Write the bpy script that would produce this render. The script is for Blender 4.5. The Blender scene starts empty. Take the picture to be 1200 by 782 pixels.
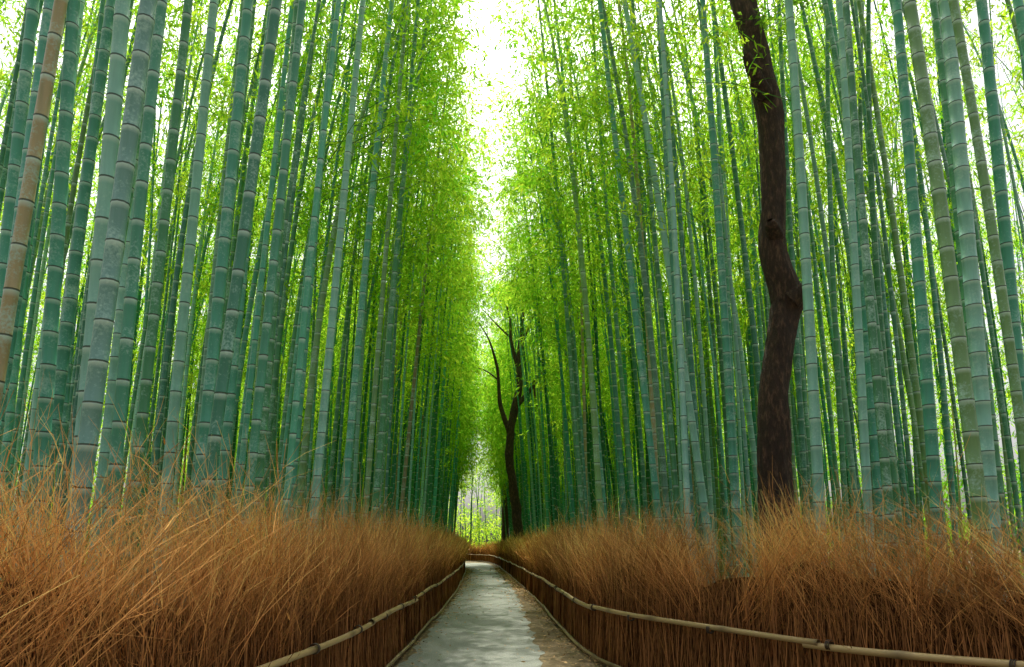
import bpy, math, numpy as np
from mathutils import Vector
rng = np.random.default_rng(7)
sc = bpy.context.scene
sc.view_settings.view_transform='Standard'; sc.view_settings.look='None'; sc.view_settings.exposure=0

# ------------------------------------------------------------ helpers
def link(o,parent=None):
    sc.collection.objects.link(o)
    if parent: o.parent=parent
    return o
def mesh_obj(name,V,F,mats,col=None,uv=None,smooth=False,parent=None):
    V=np.asarray(V,dtype=np.float32); F=np.asarray(F,dtype=np.int32)
    me=bpy.data.meshes.new(name)
    n=F.shape[1]
    me.vertices.add(len(V)); me.vertices.foreach_set('co',V.ravel())
    me.loops.add(F.size); me.loops.foreach_set('vertex_index',F.ravel())
    me.polygons.add(len(F)); me.polygons.foreach_set('loop_start',np.arange(0,F.size,n,dtype=np.int32))
    if smooth: me.polygons.foreach_set('use_smooth',np.ones(len(F),dtype=bool))
    me.update(calc_edges=True)
    if col is not None:
        a=me.color_attributes.new('col','FLOAT_COLOR','POINT')
        c=np.ones((len(V),4),dtype=np.float32); c[:,:3]=col
        a.data.foreach_set('color',c.ravel())
    if uv is not None:
        l=me.uv_layers.new(name='UVMap')
        l.data.foreach_set('uv',np.asarray(uv,dtype=np.float32)[F.ravel()].ravel())
    me.materials.append(mats)
    o=bpy.data.objects.new(name,me)
    return link(o,parent)
class Acc:
    def __init__(s): s.V=[];s.F=[];s.C=[];s.U=[];s.n=0
    def add(s,V,F,C=None,U=None):
        s.V.append(V); s.F.append(F+s.n); s.n+=len(V)
        if C is not None: s.C.append(np.broadcast_to(C,(len(V),3)))
        if U is not None: s.U.append(U)
    def obj(s,name,mat,**k):
        return mesh_obj(name,np.concatenate(s.V),np.concatenate(s.F),mat,
            col=np.concatenate(s.C) if s.C else None, uv=np.concatenate(s.U) if s.U else None,**k)
def ringfaces(N,S):
    i=np.arange(N-1)[:,None]*S; j=np.arange(S)[None,:]; k=(j+1)%S
    return np.stack([i+j,i+k,i+S+k,i+S+j],-1).reshape(-1,4)
def tube(P,R,S=8,lump=0,seed=0):
    P=np.asarray(P,float); R=np.asarray(R,float); N=len(P)
    T=np.gradient(P,axis=0); T/=np.linalg.norm(T,axis=1)[:,None]+1e-9
    ref=np.array([1,0,0.]) if abs(T[0,0])<.8 else np.array([0,1,0.])
    Us=[]
    for t in T:
        ref=ref-t*np.dot(ref,t); ref/=np.linalg.norm(ref); Us.append(ref.copy())
    Us=np.array(Us); Ws=np.cross(T,Us)
    a=np.arange(S)/S*2*math.pi
    rr=np.ones((N,S))
    if lump:
        L=np.cumsum(np.r_[0,np.linalg.norm(np.diff(P,axis=0),axis=1)])[:,None]
        for q in range(6):
            k=q%3+1; f=1.1+q*1.3
            rr+=lump/(1+.35*q)*np.sin(k*a[None]+f*L+seed*3.1+q*1.7)
        rr+=lump*.35*np.sin(9*a[None]+1.5*np.sin(L*2.1)+seed)+lump*.3*rng.normal(0,1,(N,S))
    V=P[:,None]+R[:,None,None]*rr[:,:,None]*(np.cos(a)[None,:,None]*Us[:,None]+np.sin(a)[None,:,None]*Ws[:,None])
    return V.reshape(-1,3),ringfaces(N,S)
def spline(pts,n):
    pts=np.asarray(pts,float); d=np.r_[0,np.cumsum(np.linalg.norm(np.diff(pts[:,:3],axis=0),axis=1))]
    P=np.vstack([2*pts[0]-pts[1],pts,2*pts[-1]-pts[-2]])
    u=np.linspace(0,d[-1],n); out=[]
    for x in u:
        i=min(np.searchsorted(d,x,side='right')-1,len(pts)-2); t=(x-d[i])/(d[i+1]-d[i])
        a,b,c,e=P[i],P[i+1],P[i+2],P[i+3]
        out.append(.5*((2*b)+(-a+c)*t+(2*a-5*b+4*c-e)*t*t+(-a+3*b-3*c+e)*t**3))
    return np.array(out)
def strips(P,W,side):
    N,K,_=P.shape
    s=side[:,None,:]*W[:,:,None]
    V=np.stack([P-s,P+s],2).reshape(-1,3)
    b=(np.arange(N)*K*2)[:,None]+(np.arange(K-1)*2)[None]
    F=np.stack([b,b+1,b+3,b+2],-1).reshape(-1,4)
    return V,F

# ------------------------------------------------------------ materials
def mat(name):
    m=bpy.data.materials.new(name); m.use_nodes=True; nt=m.node_tree
    return m,nt,nt.nodes['Principled BSDF'],nt.nodes['Material Output']
def N(nt,t,**k):
    n=nt.nodes.new(t)
    for a,b in k.items(): setattr(n,a,b)
    return n
def mixc(nt,f,a,b,mode='MIX'):
    n=N(nt,'ShaderNodeMix',data_type='RGBA',blend_type=mode)
    for s,v in ((0,f),(6,a),(7,b)):
        if hasattr(v,'links'): nt.links.new(v,n.inputs[s])
        else: n.inputs[s].default_value=v if s==0 else (*v,1)
    return n.outputs[2]
def math_(nt,op,a,b=0.,clamp=False):
    n=N(nt,'ShaderNodeMath',operation=op,use_clamp=clamp)
    for s,v in ((0,a),(1,b)):
        if hasattr(v,'links'): nt.links.new(v,n.inputs[s])
        else: n.inputs[s].default_value=v
    return n.outputs[0]
def noise(nt,scale,detail=3,vec=None,rough=.6):
    n=N(nt,'ShaderNodeTexNoise'); n.inputs['Scale'].default_value=scale; n.inputs['Detail'].default_value=detail
    n.inputs['Roughness'].default_value=rough
    if vec is not None: nt.links.new(vec,n.inputs['Vector'])
    return n.outputs['Fac']
def ramp(nt,f,stops):
    n=N(nt,'ShaderNodeValToRGB'); e=n.color_ramp.elements
    while len(e)<len(stops): e.new(.5)
    for x,(p,c) in zip(e,stops): x.position=p; x.color=(*c,1)
    nt.links.new(f,n.inputs[0]); return n.outputs[0]
def bump(nt,h,strength,dist,bsdf):
    b=N(nt,'ShaderNodeBump'); b.inputs['Strength'].default_value=strength; b.inputs['Distance'].default_value=dist
    nt.links.new(h,b.inputs['Height']); nt.links.new(b.outputs[0],bsdf.inputs['Normal'])
def todiffuse(nt,bs,out,c):
    df=N(nt,'ShaderNodeBsdfDiffuse'); nt.nodes.remove(bs); nt.links.new(c,df.inputs[0]); nt.links.new(df.outputs[0],out.inputs[0])

def culmmat(name,near):
    m,nt,bs,out=mat(name)
    ca=N(nt,'ShaderNodeAttribute',attribute_name='col').outputs['Color']
    uv=N(nt,'ShaderNodeUVMap').outputs[0]; sp=N(nt,'ShaderNodeSeparateXYZ'); nt.links.new(uv,sp.inputs[0])
    fr=math_(nt,'FRACT',sp.outputs[1])
    geo=N(nt,'ShaderNodeNewGeometry').outputs['Position']
    if near:
        mp=N(nt,'ShaderNodeMapping'); mp.inputs['Scale'].default_value=(14,14,1.2); nt.links.new(geo,mp.inputs[0])
        streak=noise(nt,1.6,3,mp.outputs[0]); blot=noise(nt,2.6,4,geo,.7); speck=noise(nt,48,2,geo,.7)
        c=mixc(nt,math_(nt,'MULTIPLY',streak,.55),ca,(.03,.14,.06))
        f_l=math_(nt,'MULTIPLY',math_(nt,'SUBTRACT',math_(nt,'ADD',blot,math_(nt,'MULTIPLY',speck,.6)),.82,True),3.2,True)
        c=mixc(nt,f_l,c,(.42,.67,.54))
    else:
        c=mixc(nt,math_(nt,'MULTIPLY',noise(nt,3,1,geo),.6),ca,(.03,.14,.06))
    wh=math_(nt,'MULTIPLY',math_(nt,'SUBTRACT',fr,.82,True),5.5,True)
    c=mixc(nt,math_(nt,'MULTIPLY',wh,.85 if near else .6),c,(.60,.82,.70))
    dk=math_(nt,'GREATER_THAN',math_(nt,'ABSOLUTE',math_(nt,'SUBTRACT',fr,.5)),.478)
    c=mixc(nt,math_(nt,'MULTIPLY',dk,.85),c,(.03,.055,.03))
    if near:
        nt.links.new(c,bs.inputs['Base Color']); bs.inputs['Roughness'].default_value=.33
        bump(nt,streak,.15,.004,bs)
    else: todiffuse(nt,bs,out,c)
    return m
m_culm=culmmat('bamboo_culm',True); m_culm_far=culmmat('bamboo_culm_far',False)

def leafmat(name,d1,d2,t1,t2,mixf=.55):
    m,nt,bs,out=mat(name)
    ca=N(nt,'ShaderNodeAttribute',attribute_name='col').outputs['Color']
    sep=N(nt,'ShaderNodeSeparateColor'); nt.links.new(ca,sep.inputs[0])
    f=sep.outputs[0]
    df=N(nt,'ShaderNodeBsdfDiffuse'); nt.nodes.remove(bs)
    nt.links.new(mixc(nt,f,d1,d2),df.inputs[0])
    tr=N(nt,'ShaderNodeBsdfTranslucent'); nt.links.new(mixc(nt,f,t1,t2),tr.inputs[0])
    mx=N(nt,'ShaderNodeMixShader'); mx.inputs[0].default_value=mixf
    nt.links.new(df.outputs[0],mx.inputs[1]); nt.links.new(tr.outputs[0],mx.inputs[2]); nt.links.new(mx.outputs[0],out.inputs[0])
    return m
m_leaf=leafmat('bamboo_leaf',(.04,.21,.012),(.27,.47,.025),(.15,.64,.02),(.86,.99,.07),.57)
m_leaf2=leafmat('tree_leaf',(.05,.13,.02),(.10,.2,.03),(.2,.5,.03),(.45,.75,.06),.5)

def vcol(name):
    m,nt,bs,out=mat(name)
    todiffuse(nt,bs,out,N(nt,'ShaderNodeAttribute',attribute_name='col').outputs['Color'])
    return m
m_twig=vcol('brushwood'); m_dleaf=vcol('dry_leaf')
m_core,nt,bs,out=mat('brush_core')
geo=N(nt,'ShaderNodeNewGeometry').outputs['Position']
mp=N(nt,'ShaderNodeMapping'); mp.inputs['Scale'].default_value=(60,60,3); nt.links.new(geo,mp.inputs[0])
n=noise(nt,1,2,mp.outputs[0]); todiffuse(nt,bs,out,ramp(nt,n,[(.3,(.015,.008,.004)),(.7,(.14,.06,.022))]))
m_rail,nt,bs,_=mat('rail_bamboo')
ca=N(nt,'ShaderNodeAttribute',attribute_name='col').outputs['Color']
n=noise(nt,9,5); nt.links.new(mixc(nt,math_(nt,'MULTIPLY',n,.6),ca,(.12,.07,.03)),bs.inputs['Base Color']); bs.inputs['Roughness'].default_value=.5
m_bark,nt,bs,_=mat('bark')
geo=N(nt,'ShaderNodeNewGeometry').outputs['Position']
mp=N(nt,'ShaderNodeMapping'); mp.inputs['Scale'].default_value=(1,1,.3); nt.links.new(geo,mp.inputs[0])
n=noise(nt,20,7,mp.outputs[0],.72); n2=noise(nt,2.5,4,geo)
c=ramp(nt,n,[(.32,(.010,.006,.004)),(.52,(.055,.028,.018)),(.7,(.24,.13,.08))])
nt.links.new(mixc(nt,math_(nt,'MULTIPLY',n2,.3),c,(.10,.055,.03)),bs.inputs['Base Color']); bs.inputs['Roughness'].default_value=.8
bump(nt,n,1,.08,bs)
m_ground,nt,bs,_=mat('leaf_litter_ground')
geo=N(nt,'ShaderNodeNewGeometry').outputs['Position']
n=noise(nt,14,5,geo,.75); n2=noise(nt,.8,3,geo)
c=ramp(nt,n,[(.3,(.05,.035,.018)),(.5,(.17,.11,.055)),(.72,(.34,.235,.13))])
nt.links.new(mixc(nt,math_(nt,'MULTIPLY',n2,.4),c,(.09,.12,.03)),bs.inputs['Base Color']); bs.inputs['Roughness'].default_value=.95
bump(nt,n,.8,.03,bs)
m_path,nt,bs,_=mat('path_asphalt')
geo=N(nt,'ShaderNodeNewGeometry').outputs['Position']
n=noise(nt,60,4,geo,.8); n2=noise(nt,1.6,5,geo,.7); n3=noise(nt,14,6,geo,.75)
c=ramp(nt,n,[(.3,(.14,.155,.135)),(.7,(.42,.44,.39))])
c=mixc(nt,math_(nt,'MULTIPLY',n2,.35),c,(.20,.215,.17))
c=mixc(nt,math_(nt,'MULTIPLY',math_(nt,'SUBTRACT',n3,.56,True),4,True),c,(.26,.21,.13))
nt.links.new(c,bs.inputs['Base Color']); bs.inputs['Roughness'].default_value=1.0; bs.inputs['Specular IOR Level'].default_value=.15
bump(nt,n,.6,.012,bs)

# ------------------------------------------------------------ layout
RF=spline([(8,-6),(7,0),(5.7,2.8),(4.7,4.0),(3.95,4.95),(3.2,5.9),(2.6,6.9),(2.0,8.0),(1.68,9),(1.47,10.8),(1.42,14),(1.42,20),(1.32,28),(1.15,36),(.9,46),(.6,56),(0,66),(-1.6,73),(-5,78),(-12,80)],520)
LF=spline([(-3.0,-6),(-2.4,0),(-1.95,3),(-1.7,4.8),(-1.5,6.7),(-1.38,9),(-1.30,14),(-1.25,20),(-1.3,28),(-1.45,36),(-1.7,46),(-2.2,54),(-3.2,61),(-6,66),(-12,68)],500)
def xr(y): return np.interp(y,RF[:,1],RF[:,0])
def xl(y): return np.interp(y,LF[:,1],LF[:,0])

g=np.r_[np.linspace(-200,-40,9),np.linspace(-36,36,37),np.linspace(40,200,9)]; gy=np.r_[np.linspace(-100,-10,10),np.linspace(-8,110,60),np.linspace(120,400,10)]
X,Y=np.meshgrid(g,gy); Z=np.zeros_like(X)
far=np.clip((np.abs(X)-4)/20,0,1); Z+=far*(.25*np.sin(X*.4)*np.cos(Y*.3))
V=np.stack([X,Y,Z],-1).reshape(-1,3); nx=len(g); i=np.arange(len(gy)-1)[:,None]*nx+np.arange(nx-1)[None]
mesh_obj('ground',V,np.stack([i,i+1,i+nx+1,i+nx],-1).reshape(-1,4),m_ground,smooth=True)
ys=np.linspace(-5,66,430); le=xl(ys)+.17; re=np.minimum(xr(ys)-.45,.86+0*ys); re=np.maximum(re,le+1.2)
re[ys<20]=np.minimum(re[ys<20],np.interp(ys[ys<20],[-5,9,20],[.9,.74,.86]))
wob=.04*np.sin(ys*3.1)+.03*np.sin(ys*7.7)+rng.normal(0,.015,len(ys))
t=np.linspace(0,1,7)[None]
PX=(le+wob)[:,None]*(1-t)+(re-wob[::-1])[:,None]*t; PZ=.004+.03*np.sin(t*math.pi)+0*PX
V=np.stack([PX,np.broadcast_to(ys[:,None],PX.shape),PZ],-1).reshape(-1,3); i=np.arange(len(ys)-1)[:,None]*7+np.arange(6)[None]
mesh_obj('path',V,np.stack([i,i+1,i+8,i+7],-1).reshape(-1,4),m_path,smooth=True)

# ------------------------------------------------------------ brushwood fences
RZ=.74
def unit(v): return v/(np.linalg.norm(v,axis=-1,keepdims=True)+1e-9)
def mk3(a,z): return np.concatenate([a,z[:,None]],1)
def fence(line,out):
    root=bpy.data.objects.new('brushwood_fence',None); link(root)
    L=np.r_[0,np.cumsum(np.linalg.norm(np.diff(line,axis=0),axis=1))]
    def at(s):
        p=np.stack([np.interp(s,L,line[:,0]),np.interp(s,L,line[:,1])],-1)
        q=np.stack([np.interp(s+.3,L,line[:,0]),np.interp(s+.3,L,line[:,1])],-1)-np.stack([np.interp(s-.3,L,line[:,0]),np.interp(s-.3,L,line[:,1])],-1)
        d=unit(q); o=np.stack([d[:,1],-d[:,0]],-1)*out
        return p,d,o
    seg=np.arange(0,L[-1]-.5,.5)
    def sample(kn,lo,hi,wd,wlo,whi):
        S=[];WS=[]
        for s0 in seg:
            y=at(np.array([s0]))[0][0,1]
            if y<-3: continue
            dist=max(3,abs(y)); k=int(np.clip(kn/dist,lo,hi)*.5)
            S.append(s0+rng.random(k)*.5); WS.append(np.full(k,np.clip(dist/wd,wlo,whi)))
        return np.concatenate(S),np.concatenate(WS)
    S,WS=sample(3400,45,440,8,1.0,4.0); n=len(S)
    p,d,o=at(S)
    ph=.20*np.sin(S*2.3+out)+.14*np.sin(S*5.9+1)+.12*np.sin(S*13.)
    thick=rng.random(n)
    bid=(S/.22).astype(int); nbm=bid.max()+2
    bl=rng.normal(0,.34,nbm); bo=rng.normal(0,.14,nbm); bv=rng.uniform(.45,1.3,nbm); bh=rng.normal(0,.07,nbm)
    z0=rng.uniform(.35,1.0,n); top=1.60+ph*.7+rng.normal(0,.17,n)+.2*thick+bh[bid]
    strayl=rng.random(n)<.08; top=top+strayl*rng.uniform(.05,.45,n)
    base=mk3(p+o*(.02+.5*thick)[:,None],z0)
    along=bl[bid]+rng.normal(0,.17,n)+.1; outw=.12+bo[bid]+rng.normal(0,.17,n)
    D=unit(mk3(d*along[:,None]+o*outw[:,None],np.ones(n)))
    Ln=(top-z0)/D[:,2]
    K=5; t=np.linspace(0,1,K)[None,:,None]
    curve=mk3(d*(rng.normal(0,.15,n)+along*.5)[:,None]+o*rng.normal(-.02,.14,n)[:,None],rng.normal(-.07,.05,n))
    P=base[:,None]+D[:,None]*Ln[:,None,None]*t+curve[:,None]*t*t
    W=(WS*.0044)[:,None]*(1-.7*np.linspace(0,1,K))[None]
    side=unit(rng.normal(0,1,(n,3))*[1,1,.15])
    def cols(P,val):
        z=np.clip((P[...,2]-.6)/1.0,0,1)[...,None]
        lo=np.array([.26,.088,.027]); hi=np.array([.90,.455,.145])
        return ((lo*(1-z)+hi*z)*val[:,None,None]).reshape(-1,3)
    A=Acc()
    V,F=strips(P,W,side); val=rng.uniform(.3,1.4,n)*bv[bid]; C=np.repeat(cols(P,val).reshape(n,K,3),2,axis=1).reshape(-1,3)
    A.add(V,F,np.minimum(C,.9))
    for rep in range(4):
        t0=rng.uniform(.25,.95,n); i0=(t0*(K-1)).astype(int); fr_=t0*(K-1)-i0; ar=np.arange(n)
        st=P[ar,i0]*(1-fr_)[:,None]+P[ar,np.minimum(i0+1,K-1)]*fr_[:,None]
        dd=unit(D+rng.normal(0,.42,(n,3))*[1,1,.4]); l=rng.uniform(.15,.5,n)
        k2=3; tt=np.linspace(0,1,k2)[None,:,None]
        P2=st[:,None]+dd[:,None]*l[:,None,None]*tt+rng.normal(0,.07,(n,1,3))*tt*tt
        W2=(WS*.0024)[:,None]*(1-.7*np.linspace(0,1,k2))[None]
        V,F=strips(P2,W2,unit(rng.normal(0,1,(n,3))))
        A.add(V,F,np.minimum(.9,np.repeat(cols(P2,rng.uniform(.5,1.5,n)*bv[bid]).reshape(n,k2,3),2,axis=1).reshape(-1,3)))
    m=n//10; q=rng.integers(0,n,m); tq=rng.uniform(.3,1,m); st=base[q]+D[q]*(Ln[q]*tq)[:,None]-mk3(o[q]*.05,0*tq)
    dr=unit(rng.normal(0,1,(m,3))+[0,0,-.5]); l=rng.uniform(.03,.07,m)
    P3=st[:,None]+dr[:,None]*l[:,None,None]*np.array([0,.5,1])[None,:,None]
    V,F=strips(P3,(l*.16)[:,None]*np.array([.3,1,.1]),unit(rng.normal(0,1,(m,3))))
    A.add(V,F,np.repeat(np.array([.62,.30,.08])*rng.uniform(.4,1.3,(m,1)),6,axis=0))
    A.obj('brush_twigs',m_twig,parent=root)
    S,WS=sample(1800,40,230,10,1,4); n=len(S); p,d,o=at(S)
    b=mk3(p+o*rng.uniform(-.04,.08,n)[:,None],rng.uniform(0,.05,n)); h=rng.uniform(.65,1.25,n)
    K=3; t=np.linspace(0,1,K)[None,:,None]
    P=b[:,None]+mk3(d*rng.normal(0,.13,n)[:,None]+o*rng.normal(.05,.04,n)[:,None],h)[:,None]*t
    side=unit(mk3(d+o*rng.normal(0,.5,n)[:,None],0*h))
    V,F=strips(P,np.broadcast_to((WS*.0045)[:,None],(n,K))*np.array([1,1,.5]),side)
    A=Acc(); cc=np.array([.34,.15,.055])*rng.uniform(.2,1.5,n)[:,None]
    A.add(V,F,np.repeat(cc,K*2,axis=0)); A.obj('stalk_panel',m_twig,parent=root)
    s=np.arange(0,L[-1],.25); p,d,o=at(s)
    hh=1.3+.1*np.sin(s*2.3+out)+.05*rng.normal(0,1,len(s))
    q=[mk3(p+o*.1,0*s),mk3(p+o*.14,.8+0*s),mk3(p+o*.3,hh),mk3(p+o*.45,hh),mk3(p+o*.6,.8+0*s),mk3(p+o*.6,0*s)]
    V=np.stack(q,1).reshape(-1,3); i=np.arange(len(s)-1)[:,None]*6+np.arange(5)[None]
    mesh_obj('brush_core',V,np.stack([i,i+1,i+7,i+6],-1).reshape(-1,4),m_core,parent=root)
    for nm,z,r,colr in (('upper_rail',RZ,.030,(.56,.40,.17)),('lower_rail',.075,.026,(.40,.30,.15))):
        A=Acc(); s0=2.; up=0
        while s0<L[-1]-5:
            ln=rng.uniform(3.4,4.6); ss=np.linspace(s0,s0+ln,28)
            pa,da,oa=at(ss); off=-.075-.008*(up%2)
            P=mk3(pa+oa*off,z+.012*np.sin(ss*1.3)+np.linspace(rng.normal(0,.018),rng.normal(0,.018),28))
            R=np.full(28,r*rng.uniform(.85,1.1)); R[::7]*=1.16; R[-1]*=.9
            V,F=tube(P,R,9)
            c0=np.array(colr)*rng.uniform(.75,1.15); C=np.repeat(np.where((np.arange(28)%7==0)[:,None],c0*.45,c0),9,axis=0)
            A.add(V,F,C)
            s0+=ln-.15; up+=1
        A.obj(nm,m_rail,parent=root,smooth=True)
    A=Acc()
    for s1 in np.arange(4,min(L[-1]-5,45),1.35):
        pa,da,oa=at(np.array([s1])); c0=np.r_[pa[0]-oa[0]*.078,RZ]
        a=np.linspace(0,2*math.pi,13)
        for k in (-.012,.004,.018):
            P=c0+np.outer(np.cos(a),np.r_[oa[0],0])*.042+np.outer(np.sin(a),[0,0,1])*.042+np.r_[da[0],0]*k
            V,F=tube(P,np.full(13,.006),5); A.add(V,F,np.array([.03,.022,.015]))
    A.obj('rope_ties',m_rail,parent=root)
fence(LF,-1); fence(RF,1)

# ------------------------------------------------------------ bamboo culms
TEAL=np.array([.10,.44,.30]); GREEN=np.array([.08,.32,.13]); TAN=np.array([.52,.40,.19]); PALE=np.array([.31,.65,.52]); YEL=np.array([.26,.48,.16])
def culm(x,y,lx,ly,H,r0,col,detail,bend,inter):
    if detail:
        nn=int(H/inter); k=np.arange(nn)[:,None]
        offs=np.array([0.0,.012,.035,.5,.95,.985])
        v=(k+offs[None]).ravel(); rm=np.tile([1.0,1.08,1.0,.985,.995,1.05],nn)
        S=14 if detail==2 else 9
    else:
        v=np.linspace(0,H/inter,14); rm=np.ones(14); S=6
    z=v*inter; u=z/H
    r=r0*(1-.35*u-.5*u**3)*rm
    px=x+lx*z+bend[0]*u**3; py=y+ly*z+bend[1]*u**3; pz=z*(1-.06*u**3*np.hypot(*bend)/3)
    a=np.arange(S)/S*2*math.pi
    V=np.stack([px[:,None]+r[:,None]*np.cos(a),py[:,None]+r[:,None]*np.sin(a),np.broadcast_to(pz[:,None],(len(z),S))],-1).reshape(-1,3)
    U=np.stack([np.tile(a/6.283,len(z)),np.repeat(v,S)],-1)
    return V,ringfaces(len(z),S),np.broadcast_to(col,(len(V),3)),U,(px,py,pz,u)
heroes=[(-3.09,5.2,.011,.066,PALE),(-3.58,5.6,-.02,.058,TEAL),(-3.70,4.9,.05,.054,TAN),(-3.26,6.2,.03,.05,GREEN),(-3.34,7.0,.028,.058,PALE),
(-2.82,6.5,.04,.06,TEAL),(-3.2,8.0,.037,.058,TEAL),(-2.6,7.5,.03,.058,GREEN),(-2.7,9.0,.045,.06,TEAL),(-2.3,8.6,.05,.055,PALE),(-3.6,4.4,-.02,.06,TEAL),
(-2.3,10.3,.05,.06,TEAL),(-2.1,11.8,.055,.058,GREEN),(-4.4,6.0,.0,.06,TEAL),(-4.1,7.2,.03,.055,PALE),(-3.7,8.6,.04,.06,GREEN),
(4.9,6.6,.018,.080,PALE),(4.9,7.4,.01,.07,TEAL),(4.7,8.1,.0,.072,TEAL),(4.45,8.0,.02,.055,PALE),(4.12,8.5,.012,.072,PALE),(3.72,10.2,-.01,.067,TEAL),
(3.57,10.6,-.10,.065,PALE),(2.95,11.2,-.09,.06,TEAL),(3.05,12.2,-.02,.05,TAN),(2.42,13.5,-.07,.055,TEAL),(2.15,15,-.06,.055,GREEN),(5.7,7.1,.02,.07,TEAL),(6.1,8,.0,.07,GREEN)]
culms=[]
for x,y,lx,r,c in heroes: culms.append((x,y,lx,rng.normal(0,.006),rng.uniform(15,18.5),r,c,2))
pts=[(h[0],h[1]) for h in heroes]+[(4.05,9.5)]
cnt=0
for _ in range(60000):
    if cnt>2100: break
    y=rng.uniform(1.5,88); side=rng.choice([-1,1])
    if y>40 and rng.random()>.7: continue
    x=rng.exponential(6.5) if rng.random()<.65 else rng.uniform(0,26)
    if x>26: continue
    if side<0: X0=xl(y)-.75-x
    else: X0=xr(y)+.75+x
    if y>64: X0=side*rng.uniform(4.5,26)-3
    if abs(X0)>.82*y+3: continue
    if .30<X0/y<.56 and y<10: continue
    if X0<0 and X0/y<-.62 and -3.9<X0 and y<5: continue
    P=np.array(pts); dmin=.34 if y<20 else .38
    if np.min((P[:,0]-X0)**2+(P[:,1]-y)**2)<dmin**2: continue
    pts.append((X0,y)); cnt+=1
    u=rng.random()
    c=TEAL if u<.42 else GREEN if u<.68 else PALE if u<.87 else YEL if u<.94 or y<11 else TAN
    c=c*rng.uniform(.45,1.2)*np.array([1,1,rng.uniform(.8,1.1)])
    lx=-side*(.012+.035*math.exp(-x/2.5))+rng.normal(0,.019)
    if rng.random()<.03 and x>3: lx=-side*rng.uniform(.08,.15)
    culms.append((X0,y,lx,rng.normal(0,.015),rng.uniform(14,19.5),rng.uniform(.028,.068),c,1 if y<17 else 0))
for _ in range(14): culms.append((rng.uniform(-7,3),rng.uniform(80,100),rng.normal(0,.03),0,rng.uniform(13,18),rng.uniform(.05,.09),GREEN*.6,0))
grove=Acc(); groven=Acc(); fol=[]; twP=[]
for x,y,lx,ly,H,r,c,det in culms:
    side=-1 if x<0 else 1
    bx=-side*rng.uniform(.1,1.6)+rng.normal(0,.4)
    if det==2: bx*=.3
    mid=-.15 if y<14 else (xl(y)+xr(y))/2-.15
    topx=x+lx*H+bx-mid
    if topx*side<.9 and y<64: bx+= (.9-topx*side)*side
    bend=(bx,rng.normal(0,.9)*(.3 if det==2 else 1))
    V,F,C,U,(px,py,pz,u)=culm(x,y,lx,ly,H,r,c,det,bend,rng.uniform(.25,.36))
    if det==2: mesh_obj('bamboo_culm',V,F,m_culm,col=C,uv=U,smooth=True)
    else: (groven if det else grove).add(V,F,C,U)
    ns=8 if y<11 else 16
    if abs(x-mid)>13: ns=10
    if y>78: ns=3
    low=.60 if y<11 else .46 if y<18 else .36
    uu=low+(1-low)*rng.random(ns)**.85
    tone=rng.random()
    def addspray(q,rad,an,sx=1.):
        cx,cy,cz=np.interp(q,u,px),np.interp(q,u,py),np.interp(q,u,pz)
        e=(cx+rad*math.cos(an),cy+rad*math.sin(an)*sx,cz+rng.normal(0,.2)+.25*rad)
        fol.append((*e,an,np.clip(.5*tone+.5*rng.random(),0,1)))
        if y<30: twP.append([(cx,cy,cz-.15*rad),((cx+e[0])/2,(cy+e[1])/2,cz+.15*rad),e])
    for q in uu: addspray(q,.25+1.0*rng.random(),rng.uniform(0,6.283))
    edge=abs(x-mid)<4.5
    if edge and 8<y<64:
        lo2=.40 if y<20 else .5 if y<45 else .45
        for q in rng.uniform(lo2,1,12 if y<26 else 9):
            cx=np.interp(q,u,px); reach=min(rng.uniform(.3,2.0),abs(cx-mid)*.88)
            addspray(q,reach,(0 if side<0 else math.pi)+rng.normal(0,.5))
groot=bpy.data.objects.new('bamboo_grove',None); link(groot)
grove.obj('far_culms',m_culm_far,smooth=True,parent=groot); groven.obj('near_culms',m_culm,smooth=True,parent=groot)
twP=np.array(twP); V,F=strips(twP,np.full((len(twP),3),.006)*np.array([1.3,.9,.5]),unit(rng.normal(0,1,(len(twP),3))))
mesh_obj('side_branches',V,F,m_twig,col=np.tile([.10,.22,.06],(len(V),1)),parent=groot)

# ------------------------------------------------------------ foliage (leaf sprays, all real leaves)
def foliage(name,P,tone,scale,nl,R,ll,lw,mt,droop=.45,parent=None):
    n=len(P); nb=4; k=nl//nb
    A=Acc()
    for b in range(nb):
        d=unit(rng.normal(0,1,(n,3))*[1,1,.5]); l=R*scale*rng.uniform(.5,1.15,n)
        tw=P[:,None]+d[:,None]*l[:,None,None]*np.array([0,.5,1])[None,:,None]; tw[:,2,2]-=.22*l
        V,F=strips(tw,np.repeat((.004*scale)[:,None],3,1),unit(rng.normal(0,1,(n,3)))); A.add(V,F,np.array([.1,0,0]))
        t=rng.uniform(.15,1.08,(n,k))
        c=P[:,None]+d[:,None]*(l[:,None]*t)[...,None]; c[...,2]-=.22*l[:,None]*t*t
        c=c+rng.normal(0,.065,(n,k,3))*scale[:,None,None]
        dr=unit(d[:,None]*.6+rng.normal(0,.6,(n,k,3))+np.array([0,0,-droop]))
        s=unit(np.cross(dr,rng.normal(0,1,(n,k,3))*[.5,.5,1]))
        L=(ll*rng.uniform(.6,1.25,(n,k))*scale[:,None])[...,None]; W=(lw*rng.uniform(.8,1.2,(n,k))*scale[:,None])[...,None]
        v=np.stack([c,c+dr*L*.4-s*W,c+dr*L,c+dr*L*.4+s*W],2); v[:,:,2,2]-=L[...,0]*.12
        m=n*k; F=np.arange(m*4).reshape(m,4)
        tn=np.clip(tone[:,None]*.7+.3*rng.random((n,k)),0,1)
        A.add(v.reshape(-1,3),F,np.repeat(tn.reshape(-1,1),4,axis=0)*[1,1,1])
    return A.obj(name,mt,parent=parent)
fol=np.array(fol)
fy,fz=fol[:,1],fol[:,2]
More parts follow.
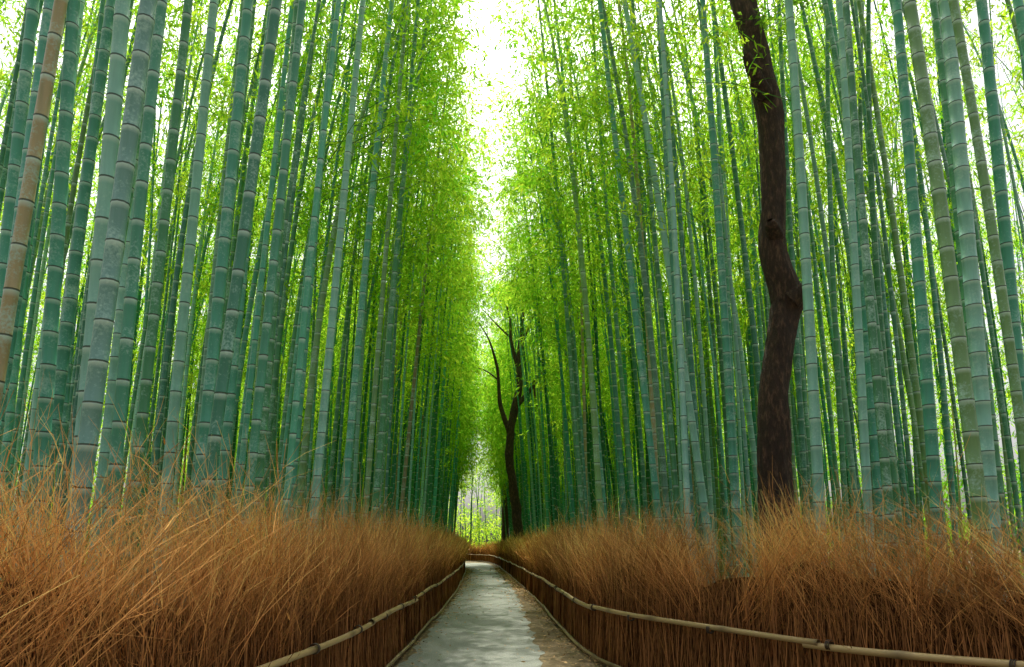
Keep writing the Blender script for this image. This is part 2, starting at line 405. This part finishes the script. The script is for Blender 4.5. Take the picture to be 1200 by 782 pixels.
mid=(xl(fy)+xr(fy))/2-.15; mid=np.where(fy<14,-.15,mid)
slot=.34+.28*np.sin(fy*.5)+.25*np.sin(fy*1.7+fz)+.035*np.clip(fz-9,0,9)+.10*np.clip(11-fz,0,9)
keep=(np.abs(fol[:,0]-mid)>slot)|((fy>60)&(rng.random(len(fol))<.45))
# the old tree by the path stands in a small clearing
keep&=~((fy<37.5)&(fy>20)&(fz<1.6+(fy/36)*13.0)&(fol[:,0]/fy>-.035)&(fol[:,0]/fy<.080))
fol=fol[keep]
dist=np.hypot(fol[:,0],fol[:,1]); scl=rng.uniform(.85,1.2,len(fol))*(1+.8*np.clip((dist-20)/50,0,1))*np.clip(dist/16,.75,1)
foliage('bamboo_foliage',fol[:,:3],fol[:,4],scl,44,.85,.18,.021,m_leaf)
q=950; q2=400; n=2*q+q2
x=np.r_[-rng.uniform(20,34,q),rng.uniform(20,34,q),rng.uniform(-14,12,q2)]
y=np.r_[rng.uniform(10,100,2*q),rng.uniform(84,104,q2)]
z=rng.uniform(.3,15,n)*rng.random(n)**.35
foliage('distant_foliage',np.stack([x,y,z],-1),rng.random(n)*.5+.5*(y>83),rng.uniform(2,3,n),40,.8,.17,.022,m_leaf)

# ------------------------------------------------------------ trees
def tree(name,trunk,rad,limbs,crown,S=20,lump=.07,seed=1):
    root=bpy.data.objects.new(name,None); link(root)
    A=Acc(); T=spline(np.c_[np.array(trunk),rad],220); V,F=tube(T[:,:3],T[:,3],S,lump,seed); A.add(V,F)
    A.obj('trunk',m_bark,smooth=True,parent=root)
    A=Acc()
    for j,lb in enumerate(limbs):
        lb=np.array(lb); T=spline(lb,30); V,F=tube(T[:,:3],np.maximum(T[:,3],.004),10,lump,seed+j); A.add(V,F)
    if limbs: A.obj('limbs',m_bark,smooth=True,parent=root)
    if crown:
        P=[]
        for cx,cy,cz,cr,k in crown: P.append(np.array([cx,cy,cz])+unit(rng.normal(0,1,(k,3)))*cr*(rng.random((k,1))**.4)*[1,1,.7])
        P=np.concatenate(P); n=len(P)
        foliage('crown',P,rng.random(n),rng.uniform(.8,1.2,n)*(1.5 if trunk[0][1]>30 else 1),60,.55,.09,.022,m_leaf2,.1,parent=root)
tree('dark_tree',[(4.1,9.5,-.1),(4.05,9.5,.6),(4.02,9.5,2.2),(4.06,9.5,3.6),(4.30,9.52,4.9),(4.36,9.5,5.2),(4.18,9.5,6.0),(4.24,9.5,7.2),(4.22,9.5,8.2),(4.06,9.5,9.4),(3.9,9.5,10.3),(3.7,9.6,12.5),(3.9,9.8,15)],
 [.30,.26,.235,.21,.205,.215,.19,.18,.185,.185,.18,.15,.06],
 [[(4.1,9.3,8.3,.12),(3.85,9.1,8.55,.09),(3.72,9.0,8.75,.06)],[(4.36,9.4,5.15,.16),(4.50,9.3,5.28,.11),(4.56,9.28,5.34,.03)],[(4.2,9.4,6.1,.12),(4.05,9.2,6.2,.09),(4.0,9.15,6.25,.04)],
  [(3.75,9.6,12,.12),(4.8,9.2,13.5,.08),(5.6,9.0,15,.03)],[(3.7,9.6,12.6,.11),(2.9,10,14,.07),(2.4,10.2,15.5,.03)],[(3.8,9.7,13.5,.09),(4.2,10.6,15,.05),(4.5,11.2,16,.02)]],
 [(5.4,9,15.2,1.3,30),(2.8,10.2,15.4,1.2,25),(4.2,10.6,16,1.4,30),(4.35,9.3,9.6,.4,5)],S=40,lump=.055,seed=2)
tree('twisted_tree',[(1.72,36,-.1),(1.68,36,1),(1.52,36,2.1),(1.15,36,5.0),(1.0,36,6.3),(1.15,36,8.3),(1.50,36,10),(1.52,36,11.7),(1.7,36,13.5),(1.72,36,15.3)],
 [.42,.34,.28,.23,.22,.21,.19,.16,.11,.03],
 [[(1.0,36,7.6,.16),(.5,36,9.2,.11),(.35,35.9,11,.08),(-.1,35.8,12.6,.05),(-.7,35.6,13.6,.02)],
  [(1.3,36,9.0,.15),(2.1,35.8,9.9,.11),(2.5,35.6,10.6,.08),(3.4,35.4,11.2,.03)],
  [(1.5,36,11,.13),(1.1,36,12.6,.09),(1.0,36,14,.06),(.6,36,15.4,.02)],
  [(1.6,36,12.5,.10),(2.2,35.8,13.8,.06),(2.6,35.6,15.5,.02)],[(2.3,35.8,10.2,.07),(2.4,35.6,9.2,.05),(2.6,35.6,8.5,.02)],
  [(.4,36,10.5,.05),(-.3,36,11,.035),(-1.0,36,11.2,.01)],[(1.1,36,12.8,.05),(.2,36,13.7,.04),(-.6,36,14.6,.01)]],
 [(-.6,35.8,13.8,.8,8),(1.8,35.8,15.4,1.4,22),(2.7,35.5,13.3,.9,8),(.6,35.8,15.0,1.0,10),(3.2,35.4,11.3,.5,4)],S=12,seed=5)
tree('straight_tree',[(1.35,60,-.1),(1.3,60,4),(1.3,60,9),(1.1,60,14),(1.2,60,18)],[.40,.32,.28,.2,.05],
 [[(1.3,60,9,.1),(2.2,60,12,.06),(2.9,60,14,.02)],[(1.2,60,11,.1),(.4,60,13,.06),(-.4,60,15,.02)]],[(2.4,60,14,2,20),(-.1,60,15,1.5,15),(1.2,60,17,2,20)],S=10,seed=7)

# ------------------------------------------------------------ fallen leaves
n=9000; y=rng.uniform(2,50,n); sd=rng.random(n)
l=xl(y); r=xr(y)
u=np.where(sd<.3,rng.beta(1,6,n)*.6,np.where(sd<.93,1-rng.beta(1,4,n)*.4,rng.random(n)))
x=l+(r-l)*u; x=np.clip(x,l+.02,r-.02)
dr=unit(rng.normal(0,1,(n,3))*[1,1,.12]); L=rng.uniform(.03,.07,n)*np.clip(y/14,1,2.5)
st=np.stack([x,y,.042+.01*rng.random(n)],-1)
P=st[:,None]+dr[:,None]*L[:,None,None]*np.array([0,.5,1])[None,:,None]
V,F=strips(P,(L*.16)[:,None]*np.array([.3,1,.1]),unit(np.cross(dr,rng.normal(0,.35,(n,3))+[0,0,1])))
cc=np.array([.5,.33,.16])*rng.uniform(.4,1.3,(n,1)); mesh_obj('fallen_leaves',V,F,m_dleaf,col=np.repeat(cc,6,axis=0))

# ------------------------------------------------------------ light
SE,SA=math.radians(60),math.radians(-3)
w=bpy.data.worlds.new('World'); sc.world=w; w.use_nodes=True; nt=w.node_tree
bg=nt.nodes['Background']; sky=nt.nodes.new('ShaderNodeTexSky'); sky.sky_type='NISHITA'; sky.sun_disc=False
sky.sun_elevation=SE; sky.sun_rotation=SA; sky.dust_density=8; sky.air_density=1.0; sky.ozone_density=.5
hs=nt.nodes.new('ShaderNodeHueSaturation'); hs.inputs['Saturation'].default_value=.3; hs.inputs['Value'].default_value=1.6
nt.links.new(sky.outputs[0],hs.inputs['Color']); nt.links.new(hs.outputs[0],bg.inputs[0]); bg.inputs[1].default_value=.15
sd=Vector((math.sin(SA)*math.cos(SE),math.cos(SA)*math.cos(SE),math.sin(SE)))
ld=bpy.data.lights.new('sun','SUN'); ld.energy=5; ld.angle=math.radians(.5); ld.color=(1,.95,.84)
lo=link(bpy.data.objects.new('sun',ld)); lo.rotation_euler=sd.to_track_quat('Z','Y').to_euler(); lo.location=sd*60

# ------------------------------------------------------------ camera
cd=bpy.data.cameras.new('camera'); cd.lens=24; cd.sensor_width=36; cd.shift_y=.114; cd.clip_end=1000
co=link(bpy.data.objects.new('camera',cd)); co.location=(0,0,1.6)
co.rotation_euler=(math.radians(90+8),0,math.radians(-1.8)); sc.camera=co
